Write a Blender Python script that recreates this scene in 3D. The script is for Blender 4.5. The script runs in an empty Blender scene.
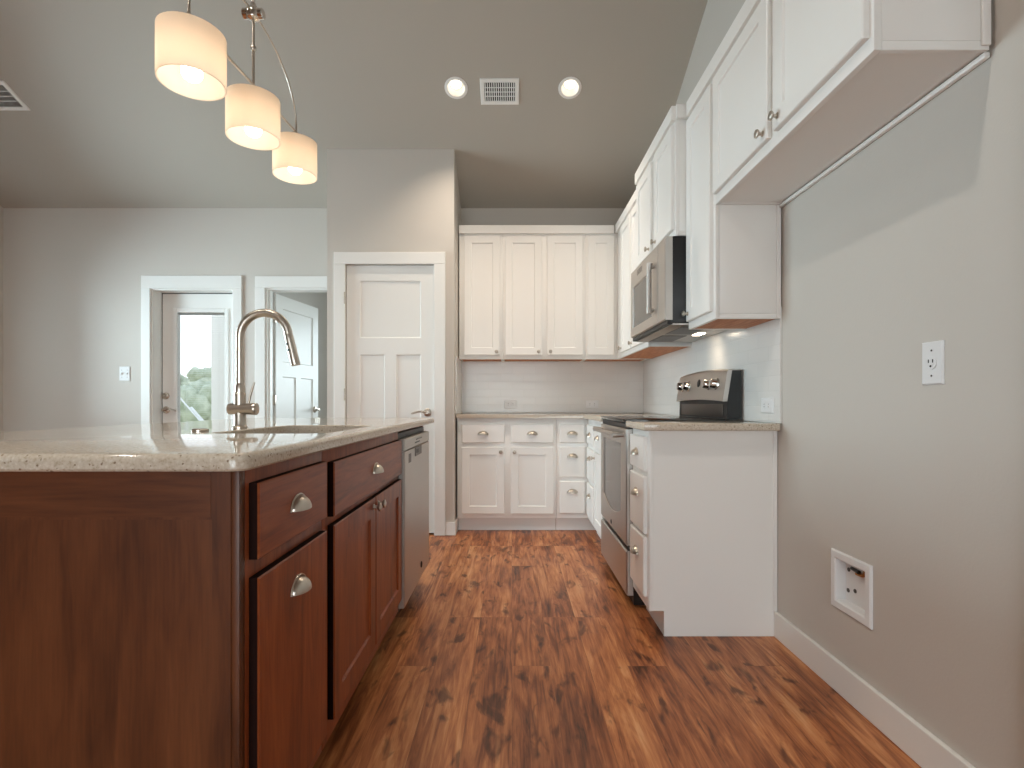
import bpy, bmesh, math, random
from mathutils import Vector, Matrix
random.seed(7)
C = bpy.context.scene.collection
PI = math.pi

# ------------------------------------------------------------------ camera
EYE = 0.996
cd = bpy.data.cameras.new('camera'); cam = bpy.data.objects.new('camera', cd); C.objects.link(cam)
cam.location = (0, 0, EYE); cam.rotation_euler = (PI/2, 0, 0)
cd.sensor_width = 36; cd.lens = 525/1024*36; cd.shift_y = 19/1024; cd.clip_start = .02; cd.clip_end = 300
bpy.context.scene.camera = cam

# ------------------------------------------------------------------ world, daylight, exposure
W = bpy.data.worlds.new('overcast_sky'); bpy.context.scene.world = W; W.use_nodes = True
wn = W.node_tree.nodes; wl = W.node_tree.links
bg = wn['Background']; bg.inputs['Strength'].default_value = 1.8
tc = wn.new('ShaderNodeTexCoord'); sx = wn.new('ShaderNodeSeparateXYZ'); rp = wn.new('ShaderNodeValToRGB')
wl.new(tc.outputs['Generated'], sx.inputs[0]); wl.new(sx.outputs['Z'], rp.inputs[0]); wl.new(rp.outputs[0], bg.inputs['Color'])
rp.color_ramp.elements[0].position = 0.0; rp.color_ramp.elements[0].color = (.93, .95, .96, 1)
rp.color_ramp.elements[1].position = 0.6; rp.color_ramp.elements[1].color = (.72, .84, 1.0, 1)
vs = bpy.context.scene.view_settings
vs.view_transform = 'Standard'; vs.look = 'None'; vs.gamma = 1; vs.use_curve_mapping = False
vs.exposure = 0.1
bpy.context.scene.display_settings.display_device = 'sRGB'
try:
    cy = bpy.context.scene.cycles
    cy.max_bounces = 10; cy.diffuse_bounces = 6; cy.glossy_bounces = 4; cy.transmission_bounces = 6; cy.transparent_max_bounces = 12
    cy.use_denoising = True; cy.sample_clamp_indirect = 6.0
except Exception:
    pass

def area(name, loc, size, direction, power, color):
    d = bpy.data.lights.new(name, 'AREA'); d.shape = 'RECTANGLE'; d.size, d.size_y = size
    d.energy = power; d.color = color
    o = bpy.data.objects.new(name, d); C.objects.link(o); o.location = loc
    o.rotation_euler = Vector(direction).to_track_quat('-Z', 'Z').to_euler()
    return o
# daylight outside the side window, then added fill outside an unseen south window
area('daylight_side_window', (-4.80, 3.10, 1.5), (1.6, 1.5), (1, 0, -.12), 185, (.70, .90, 1.0))
area('added_south_fill', (-.55, -5.2, 2.9), (4.2, 4.6), (0, 1, -.15), 430, (.90, .96, 1.0))
# recessed lamps of the living area, in the vault above and behind the camera
for k, (lx, ly, lz) in enumerate(((-1.35, .9, 4.2), (-2.9, .9, 4.2), (-.6, -1.2, 3.9))):
    d = bpy.data.lights.new('living_area_lamp', 'SPOT'); d.energy = 118; d.color = (1, .94, .86); d.spot_size = 2.5; d.spot_blend = .9; d.shadow_soft_size = .08
    o = bpy.data.objects.new('living_area_lamp', d); C.objects.link(o); o.location = (lx, ly, lz)
area('daylight_bedroom_window', (-.1, 7.8, 1.5), (2.0, 1.4), (-.6, -1, 0), 100, (.80, .93, 1.0))

# ------------------------------------------------------------------ materials
def lin(c):
    f = lambda v: v/12.92 if v <= .04045 else ((v+.055)/1.055)**2.4
    return (f(c[0]/255), f(c[1]/255), f(c[2]/255), 1)
def mat(name, rgb, rough=.5, metal=0, spec=.5, **kw):
    m = bpy.data.materials.new(name); m.use_nodes = True
    p = m.node_tree.nodes['Principled BSDF']
    p.inputs['Base Color'].default_value = lin(rgb); p.inputs['Roughness'].default_value = rough
    p.inputs['Metallic'].default_value = metal; p.inputs['Specular IOR Level'].default_value = spec
    for k, v in kw.items():
        p.inputs[k.replace('_', ' ')].default_value = v
    return m
def nodes(m):
    return m.node_tree.nodes, m.node_tree.links, m.node_tree.nodes['Principled BSDF']
def bump_noise(m, scale, strength, dist=.002, stretch=(1, 1, 1), detail=3):
    n, l, p = nodes(m)
    t = n.new('ShaderNodeTexCoord'); mp = n.new('ShaderNodeMapping'); mp.inputs['Scale'].default_value = stretch
    ns = n.new('ShaderNodeTexNoise'); ns.inputs['Scale'].default_value = scale; ns.inputs['Detail'].default_value = detail
    b = n.new('ShaderNodeBump'); b.inputs['Strength'].default_value = strength; b.inputs['Distance'].default_value = dist
    l.new(t.outputs['Object'], mp.inputs[0]); l.new(mp.outputs[0], ns.inputs['Vector'])
    l.new(ns.outputs['Fac'], b.inputs['Height']); l.new(b.outputs[0], p.inputs['Normal'])
    return m
def ramp(n, stops):
    r = n.new('ShaderNodeValToRGB'); e = r.color_ramp.elements
    e[0].position, e[0].color = stops[0][0], stops[0][1]
    e[1].position, e[1].color = stops[-1][0], stops[-1][1]
    for pos, col in stops[1:-1]:
        x = e.new(pos); x.color = col
    return r

M = {}
M['wall'] = bump_noise(mat('greige_wall_paint', (202, 196, 188), .55, spec=.3), 140, .25, .0015)
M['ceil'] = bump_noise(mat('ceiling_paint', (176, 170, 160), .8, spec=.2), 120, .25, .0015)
M['white'] = bump_noise(mat('white_cabinet_paint', (238, 236, 232), .30, spec=.45), 60, .03, .001)
M['trim'] = mat('white_trim_paint', (232, 231, 227), .35, spec=.4)
M['plastic'] = mat('white_plastic', (228, 228, 228), .35)
M['dark'] = mat('black_plastic', (14, 13, 13), .45)
M['shadowgap'] = mat('dark_slot', (62, 58, 54), .8)
M['blackglass'] = mat('black_glass', (10, 10, 11), .05, spec=.6)
M['steel'] = bump_noise(mat('brushed_steel', (190, 184, 178), .42, 1), 30, .04, .001, (1, 1, 60))
M['darksteel'] = mat('dark_steel', (96, 90, 86), .4, 1)
M['nickel'] = mat('satin_nickel', (196, 186, 174), .31, 1)
M['chrome'] = mat('polished_chrome', (215, 210, 205), .10, 1)
M['brass'] = mat('brass_valve', (180, 120, 60), .35, 1)
M['ovenglass'] = mat('oven_window_glass', (92, 86, 82), .12, spec=.6, Metallic=.6)
M['microglass'] = mat('microwave_window_mesh', (98, 96, 93), .25, .5)
M['sink'] = mat('sink_steel', (170, 158, 145), .35, .85)
M['cream'] = mat('cream_porch_paint', (250, 248, 240), .7)
M['outconcrete'] = mat('porch_concrete', (226, 223, 216), .9)
M['carpet'] = bump_noise(mat('bedroom_carpet', (170, 160, 148), .95), 300, .6, .004)

def glass_mat():
    m = bpy.data.materials.new('window_glass'); m.use_nodes = True
    n, l = m.node_tree.nodes, m.node_tree.links
    n.clear()
    o = n.new('ShaderNodeOutputMaterial'); mx = n.new('ShaderNodeMixShader'); tr = n.new('ShaderNodeBsdfTransparent')
    g = n.new('ShaderNodeBsdfGlossy'); g.inputs['Roughness'].default_value = .02
    fr = n.new('ShaderNodeFresnel'); fr.inputs['IOR'].default_value = 1.45
    tr.inputs['Color'].default_value = (.95, .97, .97, 1)
    l.new(fr.outputs[0], mx.inputs[0]); l.new(tr.outputs[0], mx.inputs[1]); l.new(g.outputs[0], mx.inputs[2]); l.new(mx.outputs[0], o.inputs[0])
    return m
M['glass'] = glass_mat()

def emis(name, rgb, strength):
    m = bpy.data.materials.new(name); m.use_nodes = True
    p = m.node_tree.nodes['Principled BSDF']
    p.inputs['Base Color'].default_value = (.9, .88, .85, 1)
    p.inputs['Emission Color'].default_value = rgb + (1,); p.inputs['Emission Strength'].default_value = strength
    return m
M['bulb'] = emis('frosted_bulb_lit', (1.0, .91, .79), 13)
M['led'] = emis('downlight_lens_lit', (1.0, .88, .72), 2.4)
M['hoodlamp'] = emis('hood_lamp_lit', (1.0, .82, .62), 14)

def shade_mat():
    m = bpy.data.materials.new('frosted_lamp_shade'); m.use_nodes = True
    n, l = m.node_tree.nodes, m.node_tree.links; n.clear()
    o = n.new('ShaderNodeOutputMaterial'); mx = n.new('ShaderNodeMixShader'); mx.inputs[0].default_value = .66
    d = n.new('ShaderNodeBsdfDiffuse'); t = n.new('ShaderNodeBsdfTranslucent')
    d.inputs['Color'].default_value = lin((245, 236, 222)); t.inputs['Color'].default_value = lin((250, 238, 224))
    l.new(d.outputs[0], mx.inputs[1]); l.new(t.outputs[0], mx.inputs[2]); l.new(mx.outputs[0], o.inputs[0])
    return m
M['shade'] = shade_mat()

def cherry(name, vertical=True, tones=((92, 41, 18), (132, 63, 28), (162, 85, 42))):
    m = mat(name, tones[1], .38, spec=.4)
    n, l, p = nodes(m)
    t = n.new('ShaderNodeTexCoord'); mp = n.new('ShaderNodeMapping')
    mp.inputs['Scale'].default_value = (9, 9, 1.3) if vertical else (1.5, 1.5, 12)
    ns = n.new('ShaderNodeTexNoise'); ns.inputs['Scale'].default_value = 2.2; ns.inputs['Detail'].default_value = 7; ns.inputs['Distortion'].default_value = 1.1
    mp2 = n.new('ShaderNodeMapping'); mp2.inputs['Scale'].default_value = (90, 90, 5) if vertical else (6, 6, 90)
    n2 = n.new('ShaderNodeTexNoise'); n2.inputs['Scale'].default_value = 2; n2.inputs['Detail'].default_value = 4
    mx = n.new('ShaderNodeMix'); mx.data_type = 'FLOAT'; mx.inputs[0].default_value = .3
    l.new(t.outputs['Object'], mp.inputs[0]); l.new(t.outputs['Object'], mp2.inputs[0])
    l.new(mp.outputs[0], ns.inputs['Vector']); l.new(mp2.outputs[0], n2.inputs['Vector'])
    l.new(ns.outputs['Fac'], mx.inputs[2]); l.new(n2.outputs['Fac'], mx.inputs[3])
    r = ramp(n, [(.28, lin(tones[0])), (.5, lin(tones[1])), (.74, lin(tones[2]))])
    l.new(mx.outputs[0], r.inputs[0]); l.new(r.outputs[0], p.inputs['Base Color'])
    return m
M['cherry'] = cherry('cherry_stained_wood'); M['cherry_h'] = cherry('cherry_stained_wood_horizontal', False)
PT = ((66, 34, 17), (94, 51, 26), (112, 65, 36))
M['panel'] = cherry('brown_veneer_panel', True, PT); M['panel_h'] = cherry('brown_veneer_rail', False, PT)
M['toe'] = mat('toe_kick_stain_and_edge_shade', (30, 12, 7), .75, spec=.1)  # also the shadow colour on the side edges of the island fronts

def plywood():
    m = mat('orange_plywood', (196, 130, 86), .6)
    n, l, p = nodes(m)
    t = n.new('ShaderNodeTexCoord'); mp = n.new('ShaderNodeMapping'); mp.inputs['Scale'].default_value = (30, 3, 3)
    ns = n.new('ShaderNodeTexNoise'); ns.inputs['Scale'].default_value = 2; ns.inputs['Detail'].default_value = 6
    r = ramp(n, [(.3, lin((176, 104, 62))), (.7, lin((212, 150, 106)))])
    l.new(t.outputs['Object'], mp.inputs[0]); l.new(mp.outputs[0], ns.inputs['Vector']); l.new(ns.outputs['Fac'], r.inputs[0]); l.new(r.outputs[0], p.inputs['Base Color'])
    return m
M['ply'] = plywood()

def quartz():
    m = mat('speckled_quartz', (206, 196, 182), .06, spec=.5)
    n, l, p = nodes(m)
    t = n.new('ShaderNodeTexCoord')
    v = n.new('ShaderNodeTexVoronoi'); v.inputs['Scale'].default_value = 330
    ns = n.new('ShaderNodeTexNoise'); ns.inputs['Scale'].default_value = 170; ns.inputs['Detail'].default_value = 4
    l.new(t.outputs['Object'], v.inputs['Vector']); l.new(t.outputs['Object'], ns.inputs['Vector'])
    r = ramp(n, [(.30, lin((178, 162, 142))), (.44, lin((198, 184, 166))), (.60, lin((206, 194, 178))), (.74, lin((220, 212, 200)))])
    l.new(ns.outputs['Fac'], r.inputs[0])
    sp = n.new('ShaderNodeSeparateColor'); l.new(v.outputs['Color'], sp.inputs[0])
    th = n.new('ShaderNodeMath'); th.operation = 'GREATER_THAN'; th.inputs[1].default_value = .975; l.new(sp.outputs[0], th.inputs[0])
    mx = n.new('ShaderNodeMix'); mx.data_type = 'RGBA'; mx.inputs[7].default_value = lin((140, 120, 100))
    l.new(th.outputs[0], mx.inputs[0]); l.new(r.outputs[0], mx.inputs[6]); l.new(mx.outputs[2], p.inputs['Base Color'])
    return m
M['quartz'] = quartz()

def tile(name, axis):
    m = mat(name, (224, 222, 218), .22, spec=.5)
    n, l, p = nodes(m)
    t = n.new('ShaderNodeTexCoord'); s = n.new('ShaderNodeSeparateXYZ'); c = n.new('ShaderNodeCombineXYZ')
    l.new(t.outputs['Object'], s.inputs[0]); l.new(s.outputs[axis], c.inputs[0]); l.new(s.outputs['Z'], c.inputs[1])
    b = n.new('ShaderNodeTexBrick'); b.inputs['Scale'].default_value = 1
    b.inputs['Brick Width'].default_value = .20; b.inputs['Row Height'].default_value = .0655; b.inputs['Mortar Size'].default_value = .0022
    b.inputs['Mortar Smooth'].default_value = .6
    b.inputs['Color1'].default_value = lin((225, 223, 219)); b.inputs['Color2'].default_value = lin((222, 220, 216)); b.inputs['Mortar'].default_value = lin((219, 217, 213))
    l.new(c.outputs[0], b.inputs['Vector']); l.new(b.outputs['Color'], p.inputs['Base Color'])
    ns = n.new('ShaderNodeTexNoise'); ns.inputs['Scale'].default_value = 9; l.new(t.outputs['Object'], ns.inputs['Vector'])
    mul = n.new('ShaderNodeMath'); mul.operation = 'MULTIPLY'; mul.inputs[1].default_value = .5; l.new(ns.outputs['Fac'], mul.inputs[0])
    sub = n.new('ShaderNodeMath'); sub.operation = 'SUBTRACT'; l.new(mul.outputs[0], sub.inputs[0]); l.new(b.outputs['Fac'], sub.inputs[1])
    bp = n.new('ShaderNodeBump'); bp.inputs['Strength'].default_value = .28; bp.inputs['Distance'].default_value = .002
    l.new(sub.outputs[0], bp.inputs['Height']); l.new(bp.outputs[0], p.inputs['Normal'])
    return m
M['tile_x'] = tile('white_subway_tile_north', 'X'); M['tile_y'] = tile('white_subway_tile_side', 'Y')

def plank_floor():
    m = mat('rustic_plank_floor', (130, 75, 45), .36, spec=.4)
    n, l, p = nodes(m)
    def math_(op, a, b=None):
        x = n.new('ShaderNodeMath'); x.operation = op
        for i, v in enumerate((a, b)):
            if v is None: continue
            if isinstance(v, (int, float)): x.inputs[i].default_value = v
            else: l.new(v, x.inputs[i])
        return x.outputs[0]
    t = n.new('ShaderNodeTexCoord'); s = n.new('ShaderNodeSeparateXYZ'); l.new(t.outputs['Object'], s.inputs[0])
    c = n.new('ShaderNodeCombineXYZ'); l.new(s.outputs['Y'], c.inputs[0]); l.new(s.outputs['X'], c.inputs[1])
    b = n.new('ShaderNodeTexBrick'); b.offset = .37; b.offset_frequency = 3
    b.inputs['Scale'].default_value = 1; b.inputs['Brick Width'].default_value = 1.22; b.inputs['Row Height'].default_value = .146
    b.inputs['Mortar Size'].default_value = .0009; b.inputs['Mortar Smooth'].default_value = .3
    b.inputs['Color1'].default_value = (0, 0, 0, 1); b.inputs['Color2'].default_value = (1, 1, 1, 1); b.inputs['Mortar'].default_value = (.5, .5, .5, 1)
    l.new(c.outputs[0], b.inputs['Vector'])
    sep = n.new('ShaderNodeSeparateColor'); l.new(b.outputs['Color'], sep.inputs[0]); rnd = sep.outputs[0]
    def noise(sx_, sy_, detail, dist, seed, rough=.55):
        cc = n.new('ShaderNodeCombineXYZ')
        l.new(math_('MULTIPLY', s.outputs['X'], sx_), cc.inputs[0])
        l.new(math_('MULTIPLY', s.outputs['Y'], sy_), cc.inputs[1])
        l.new(math_('ADD', math_('MULTIPLY', rnd, 37.0), seed), cc.inputs[2])
        q = n.new('ShaderNodeTexNoise'); q.inputs['Scale'].default_value = 1; q.inputs['Detail'].default_value = detail
        q.inputs['Distortion'].default_value = dist; q.inputs['Roughness'].default_value = rough
        l.new(cc.outputs[0], q.inputs['Vector']); return q.outputs['Fac']
    grain = noise(26, 2.2, 8, 1.6, 0, .62)
    blotch = noise(9, 2.0, 4, .8, 11)
    fine = noise(150, 6, 3, .4, 5)
    knots = noise(15, 6.0, 3, .5, 23)
    v = math_('ADD', math_('ADD', math_('MULTIPLY', grain, .52), math_('MULTIPLY', blotch, .42)), math_('ADD', math_('MULTIPLY', fine, .16), math_('ADD', math_('MULTIPLY', rnd, .08), .02)))
    r = ramp(n, [(.42, lin((70, 34, 16))), (.53, lin((127, 70, 37))), (.61, lin((165, 99, 57))), (.69, lin((192, 126, 78))), (.79, lin((212, 155, 107)))])
    l.new(v, r.inputs[0])
    kr = ramp(n, [(.33, (.26, .22, .20, 1)), (.43, (1, 1, 1, 1))]); l.new(knots, kr.inputs[0])
    mx = n.new('ShaderNodeMix'); mx.data_type = 'RGBA'; mx.blend_type = 'MULTIPLY'; mx.inputs[0].default_value = .9
    l.new(r.outputs[0], mx.inputs[6]); l.new(kr.outputs[0], mx.inputs[7])
    mx2 = n.new('ShaderNodeMix'); mx2.data_type = 'RGBA'; mx2.inputs[7].default_value = lin((48, 24, 12))
    l.new(math_('MULTIPLY', b.outputs['Fac'], .28), mx2.inputs[0]); l.new(mx.outputs[2], mx2.inputs[6]); l.new(mx2.outputs[2], p.inputs['Base Color'])
    bp = n.new('ShaderNodeBump'); bp.inputs['Strength'].default_value = .12; bp.inputs['Distance'].default_value = .002
    l.new(math_('SUBTRACT', grain, b.outputs['Fac']), bp.inputs['Height']); l.new(bp.outputs[0], p.inputs['Normal'])
    return m
M['floor'] = plank_floor()

def leafy(name, a, b_):
    m = mat(name, a, .8)
    n, l, p = nodes(m)
    t = n.new('ShaderNodeTexCoord'); ns = n.new('ShaderNodeTexNoise'); ns.inputs['Scale'].default_value = 3; ns.inputs['Detail'].default_value = 6
    r = ramp(n, [(.35, lin(a)), (.65, lin(b_))])
    l.new(t.outputs['Object'], ns.inputs['Vector']); l.new(ns.outputs['Fac'], r.inputs[0]); l.new(r.outputs[0], p.inputs['Base Color'])
    return m
M['leaf'] = leafy('tree_foliage', (156, 164, 138), (200, 205, 184)); M['bark'] = mat('tree_bark', (90, 74, 58), .9)
M['grass'] = leafy('dry_lawn', (176, 178, 146), (200, 200, 174))

# ------------------------------------------------------------------ building helpers
class MB:
    """collects shapes into one mesh (world coordinates)"""
    def __init__(self): self.bm = bmesh.new()
    def _mi(self, faces, m):
        for f in faces: f.material_index = m; f.smooth = True
    def box(self, x0, x1, y0, y1, z0, z1, m=0, bev=0, seg=2):
        bm = self.bm
        v = [bm.verts.new(p) for p in ((x0,y0,z0),(x1,y0,z0),(x1,y1,z0),(x0,y1,z0),(x0,y0,z1),(x1,y0,z1),(x1,y1,z1),(x0,y1,z1))]
        fs = [bm.faces.new([v[i] for i in q]) for q in ((0,3,2,1),(4,5,6,7),(0,1,5,4),(1,2,6,5),(2,3,7,6),(3,0,4,7))]
        self._mi(fs, m)
        if bev:
            es = list({e for f in fs for e in f.edges})
            r = bmesh.ops.bevel(bm, geom=es, offset=bev, segments=seg, affect='EDGES', profile=.5)
            self._mi(r['faces'], m)
        return self
    def loft(self, loops, m=0, cap0=True, cap1=True, closed=True):
        bm = self.bm
        L = [[bm.verts.new(p) for p in lp] for lp in loops]
        n = len(L[0]); fs = []
        for a, b in zip(L, L[1:]):
            for i in range(n if closed else n-1):
                j = (i+1) % n
                try: fs.append(bm.faces.new((a[i], a[j], b[j], b[i])))
                except ValueError: pass
        if cap0: fs.append(bm.faces.new(list(reversed(L[0]))))
        if cap1: fs.append(bm.faces.new(L[-1]))
        self._mi(fs, m); return self
    def rings(self, fr, rects, m=0, cap0=True):
        """rectangles (u0,u1,w0,w1,d) on a face frame, lofted; the last one is filled"""
        return self.loft([[fr(u0,d,w0), fr(u1,d,w0), fr(u1,d,w1), fr(u0,d,w1)] for u0,u1,w0,w1,d in rects], m, cap0=cap0)
    def tube(self, pts, r, m=0, n=12, caps=True):
        pts = [Vector(p) for p in pts]; rr = r if isinstance(r, (list, tuple)) else [r]*len(pts)
        loops = []; up = None
        for i, p in enumerate(pts):
            t = (pts[min(i+1, len(pts)-1)] - pts[max(i-1, 0)]).normalized()
            if up is None:
                up = Vector((0,0,1)) if abs(t.z) < .9 else Vector((1,0,0))
            a = t.cross(up).normalized(); b = a.cross(t).normalized(); up = b
            loops.append([p + (a*math.cos(k*2*PI/n) + b*math.sin(k*2*PI/n))*rr[i] for k in range(n)])
        return self.loft(loops, m, caps, caps)
    def lathe(self, org, axis, prof, m=0, n=24, caps=True):
        """prof: (radius, distance along axis)"""
        org = Vector(org); ax = Vector(axis).normalized()
        a = ax.orthogonal().normalized(); b = ax.cross(a)
        loops = [[org + ax*d + (a*math.cos(k*2*PI/n) + b*math.sin(k*2*PI/n))*max(r, 1e-4) for k in range(n)] for r, d in prof]
        return self.loft(loops, m, caps, caps)
    def prism(self, poly, ex, m=0, bev=0):
        """poly: list of points, ex: extrusion vector"""
        bm = self.bm; ex = Vector(ex)
        a = [bm.verts.new(p) for p in poly]; b = [bm.verts.new(Vector(p)+ex) for p in poly]
        fs = [bm.faces.new(a), bm.faces.new(list(reversed(b)))]
        n = len(a)
        for i in range(n):
            j = (i+1) % n; fs.append(bm.faces.new((a[i], b[i], b[j], a[j])))
        self._mi(fs, m)
        if bev:
            es = list({e for f in fs for e in f.edges})
            r = bmesh.ops.bevel(bm, geom=es, offset=bev, segments=3, affect='EDGES', profile=.5); self._mi(r['faces'], m)
        return self
    def holed(self, loops, m=0):
        """flat face between an outer loop and inner loops"""
        bm = self.bm; es = []
        for lp in loops:
            v = [bm.verts.new(p) for p in lp]
            es += [bm.edges.new((v[i], v[(i+1) % len(v)])) for i in range(len(v))]
        r = bmesh.ops.triangle_fill(bm, use_beauty=True, use_dissolve=False, edges=es)
        self._mi([g for g in r['geom'] if isinstance(g, bmesh.types.BMFace)], m); return self
    def xform(self, mtx):
        bmesh.ops.transform(self.bm, matrix=mtx, verts=self.bm.verts); return self
    def build(self, name, mats, parent=None, loc=None, angle=35):
        bm = self.bm
        bmesh.ops.remove_doubles(bm, verts=bm.verts, dist=1e-6)
        bmesh.ops.recalc_face_normals(bm, faces=bm.faces)
        org = Vector(loc) if loc is not None else Vector((0,0,0))
        if parent is not None:
            q = parent
            while q is not None:
                org = org + q.location; q = q.parent
        for v in bm.verts: v.co -= org
        me = bpy.data.meshes.new(name); bm.to_mesh(me); bm.free()
        for x in (mats if isinstance(mats, (list, tuple)) else [mats]): me.materials.append(M[x] if isinstance(x, str) else x)
        me.set_sharp_from_angle(angle=math.radians(angle))
        o = bpy.data.objects.new(name, me); C.objects.link(o)
        if parent is not None: o.parent = parent
        elif loc is not None: o.location = loc
        return o

def thing(name, label, cat, loc, group=None):
    o = bpy.data.objects.new(name, None); o.empty_display_size = .05; C.objects.link(o); o.location = loc
    o['label'] = label; o['category'] = cat
    if group: o['group'] = group
    return o
def tag(o, label, cat, group=None):
    o['label'] = label; o['category'] = cat
    if group: o['group'] = group
    return o
def struct(o):
    o['kind'] = 'structure'
    for f in o.data.polygons: f.use_smooth = False
    return o
def sroot(name, loc):
    o = bpy.data.objects.new(name, None); o.empty_display_size = .05; C.objects.link(o); o.location = loc; o['kind'] = 'structure'; return o
def front(face, plane):
    """face frame: (u along the run, d outwards, w up) -> world"""
    if face == 'y-': return lambda u, d, w: (u, plane-d, w)
    if face == 'x-': return lambda u, d, w: (plane-d, u, w)
    if face == 'x+': return lambda u, d, w: (plane+d, u, w)
    if face == 'y+': return lambda u, d, w: (u, plane+d, w)
def outward(face): return {'y-': (0,-1,0), 'x-': (-1,0,0), 'x+': (1,0,0), 'y+': (0,1,0)}[face]

def edge_shade(mb, n=4):  # black shadow strips beside the island fronts, put into their edge colour
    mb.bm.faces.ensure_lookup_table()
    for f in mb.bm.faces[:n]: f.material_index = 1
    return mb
def shaker(fr, u0, u1, w0, w1, t=.018, st=.058, rec=.007):
    b = .003
    return MB().rings(fr, [(u0,u1,w0,w1,.0005), (u0,u1,w0,w1,t-b), (u0+b,u1-b,w0+b,w1-b,t), (u0+st,u1-st,w0+st,w1-st,t), (u0+st+.004,u1-st-.004,w0+st+.004,w1-st-.004,t-rec)])
def slab(fr, u0, u1, w0, w1, t=.018, b=.005):
    return MB().rings(fr, [(u0,u1,w0,w1,.0005), (u0,u1,w0,w1,t-b), (u0+b,u1-b,w0+b,w1-b,t)])
def cup_pull(fr, u, w, parent, d0=.0178, a=.038, b=.029, c=.025):
    mb = MB(); n, k = 18, 8
    def pt(i, j, s):
        al = PI*i/n; be = PI/2*j/k; r = math.sin(al)
        q = (1-(1-s)*1.0)
        return fr(u + a*q*math.cos(al), d0 + c*q*r*math.sin(be) + .0005, w + b*q*r*math.cos(be) - b*.45)
    out = [[pt(i, j, 1) for i in range(n+1)] for j in range(k+1)]
    inn = [[pt(i, j, .9) for i in range(n+1)] for j in range(k, -1, -1)]
    mb.loft(out + inn, 0, False, False, closed=False)
    # flange on the drawer face with a rib around the dome
    rim = [fr(u + a*1.08*math.cos(PI*i/n), d0+.0012, w + b*1.1*math.sin(PI*i/n) - b*.45) for i in range(n+1)]
    mb.tube(rim, .0022, 0, 6)
    return mb.build('cup_pull', 'nickel', parent, angle=50)
def knob(fr, u, w, parent, face, d0=.0175, r=.0145):
    mb = MB()
    mb.lathe(fr(u, d0, w), outward(face), [(.010,0), (.010,.002), (.006,.004), (.0055,.013), (r*.8,.016), (r,.020), (r*.93,.024), (r*.55,.0265), (.001,.0272)], n=20)
    return mb.build('knob', 'nickel', parent, angle=50)

# ------------------------------------------------------------------ room shell
XE = 1.132          # east wall face
YN = 4.50           # north wall face
XW_ = -4.36         # west wall face
YS = -3.60          # south wall face
XP0, XP1, YP = -1.394, -.436, 3.957     # pantry closet
RIDGE = .4
def zc(y): return EYE + 3.69 - .449*y if y >= RIDGE else EYE + 3.69 - .449*RIDGE - .449*(RIDGE - y)

struct(MB().box(XW_-.12, XE+.12, YS-.12, YN+.12, -.12, 0).build('floor', 'floor'))
SL = Vector((0, 1, -.449)).normalized(); NRM = Vector((0, -.449, -1)).normalized()   # down-slope and down-facing normal
CAN_R = .062
cans = [(-.374, 3.517), (.388, 3.517)]
def can_center(i): x, y = cans[i]; return Vector((x, y, zc(y)))
def circ(c, r, off=0, n=32):
    ax = Vector((1,0,0))
    return [c + ax*(r*math.cos(2*PI*k/n)) + SL*(r*math.sin(2*PI*k/n)) - NRM*off for k in range(n)]
x0, x1, ye, y2, T = XW_-.12, XE+.12, YN+.12, YS-.12, .22
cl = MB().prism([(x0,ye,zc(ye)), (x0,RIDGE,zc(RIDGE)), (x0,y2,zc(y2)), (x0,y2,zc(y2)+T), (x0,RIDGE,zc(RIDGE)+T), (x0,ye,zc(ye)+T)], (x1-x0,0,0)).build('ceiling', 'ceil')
def cut_out(o, cutter):
    md = o.modifiers.new('hole', 'BOOLEAN'); md.object = cutter; md.operation = 'DIFFERENCE'; md.solver = 'EXACT'
    dg = bpy.context.evaluated_depsgraph_get(); nm = bpy.data.meshes.new_from_object(o.evaluated_get(dg))
    o.modifiers.clear(); o.data = nm; bpy.data.objects.remove(cutter)
for i in (0, 1):
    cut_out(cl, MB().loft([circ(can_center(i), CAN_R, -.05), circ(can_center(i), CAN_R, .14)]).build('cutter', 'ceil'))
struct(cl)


D1 = (-3.093, -2.386, 1.975)      # patio door opening x0,x1,top
D2 = (-2.110, -1.400, 1.980)      # bedroom door opening
def topz(y): return zc(y) - .001
# north wall, with the two door openings
mb = MB(); zt = zc(YN) + .0
for a, b, z0 in ((XW_-.12, D1[0], 0), (D1[0], D1[1], D1[2]), (D1[1], D2[0], 0), (D2[0], D2[1], D2[2]), (D2[1], XE+.12, 0)):
    mb.prism([(a,YN,z0), (a,YN+.12,z0), (a,YN+.12,zc(YN+.12)), (a,YN,zc(YN))], (b-a,0,0))
struct(mb.build('wall_north', 'wall'))
# east wall, a plain one (ends beyond the camera), west wall with a window opening
def gable(x, th, y0, y1):
    ys = [y for y in (y0, RIDGE, y1) if y0 <= y <= y1]
    return [(x,y0,0), (x,y1,0)] + [(x,y,zc(y)) for y in sorted(set(ys), reverse=True)]
struct(MB().prism(gable(XE, .12, YS, YN), (.12,0,0)).build('wall_east', 'wall'))
WY0, WY1, WZ0, WZ1 = 2.35, 3.95, .75, 2.15
mb = MB(); x = XW_
mb.prism([(x,YS,0), (x,WY0,0), (x,WY0,zc(WY0)), (x,RIDGE,zc(RIDGE)), (x,YS,zc(YS))], (-.12,0,0))
mb.prism([(x,WY0,0), (x,WY1,0), (x,WY1,WZ0), (x,WY0,WZ0)], (-.12,0,0))
mb.prism([(x,WY0,WZ1), (x,WY1,WZ1), (x,WY1,zc(WY1)), (x,WY0,zc(WY0))], (-.12,0,0))
mb.prism([(x,WY1,0), (x,YN,0), (x,YN,zc(YN)), (x,WY1,zc(WY1))], (-.12,0,0))
struct(mb.build('wall_west', 'wall'))
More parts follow.
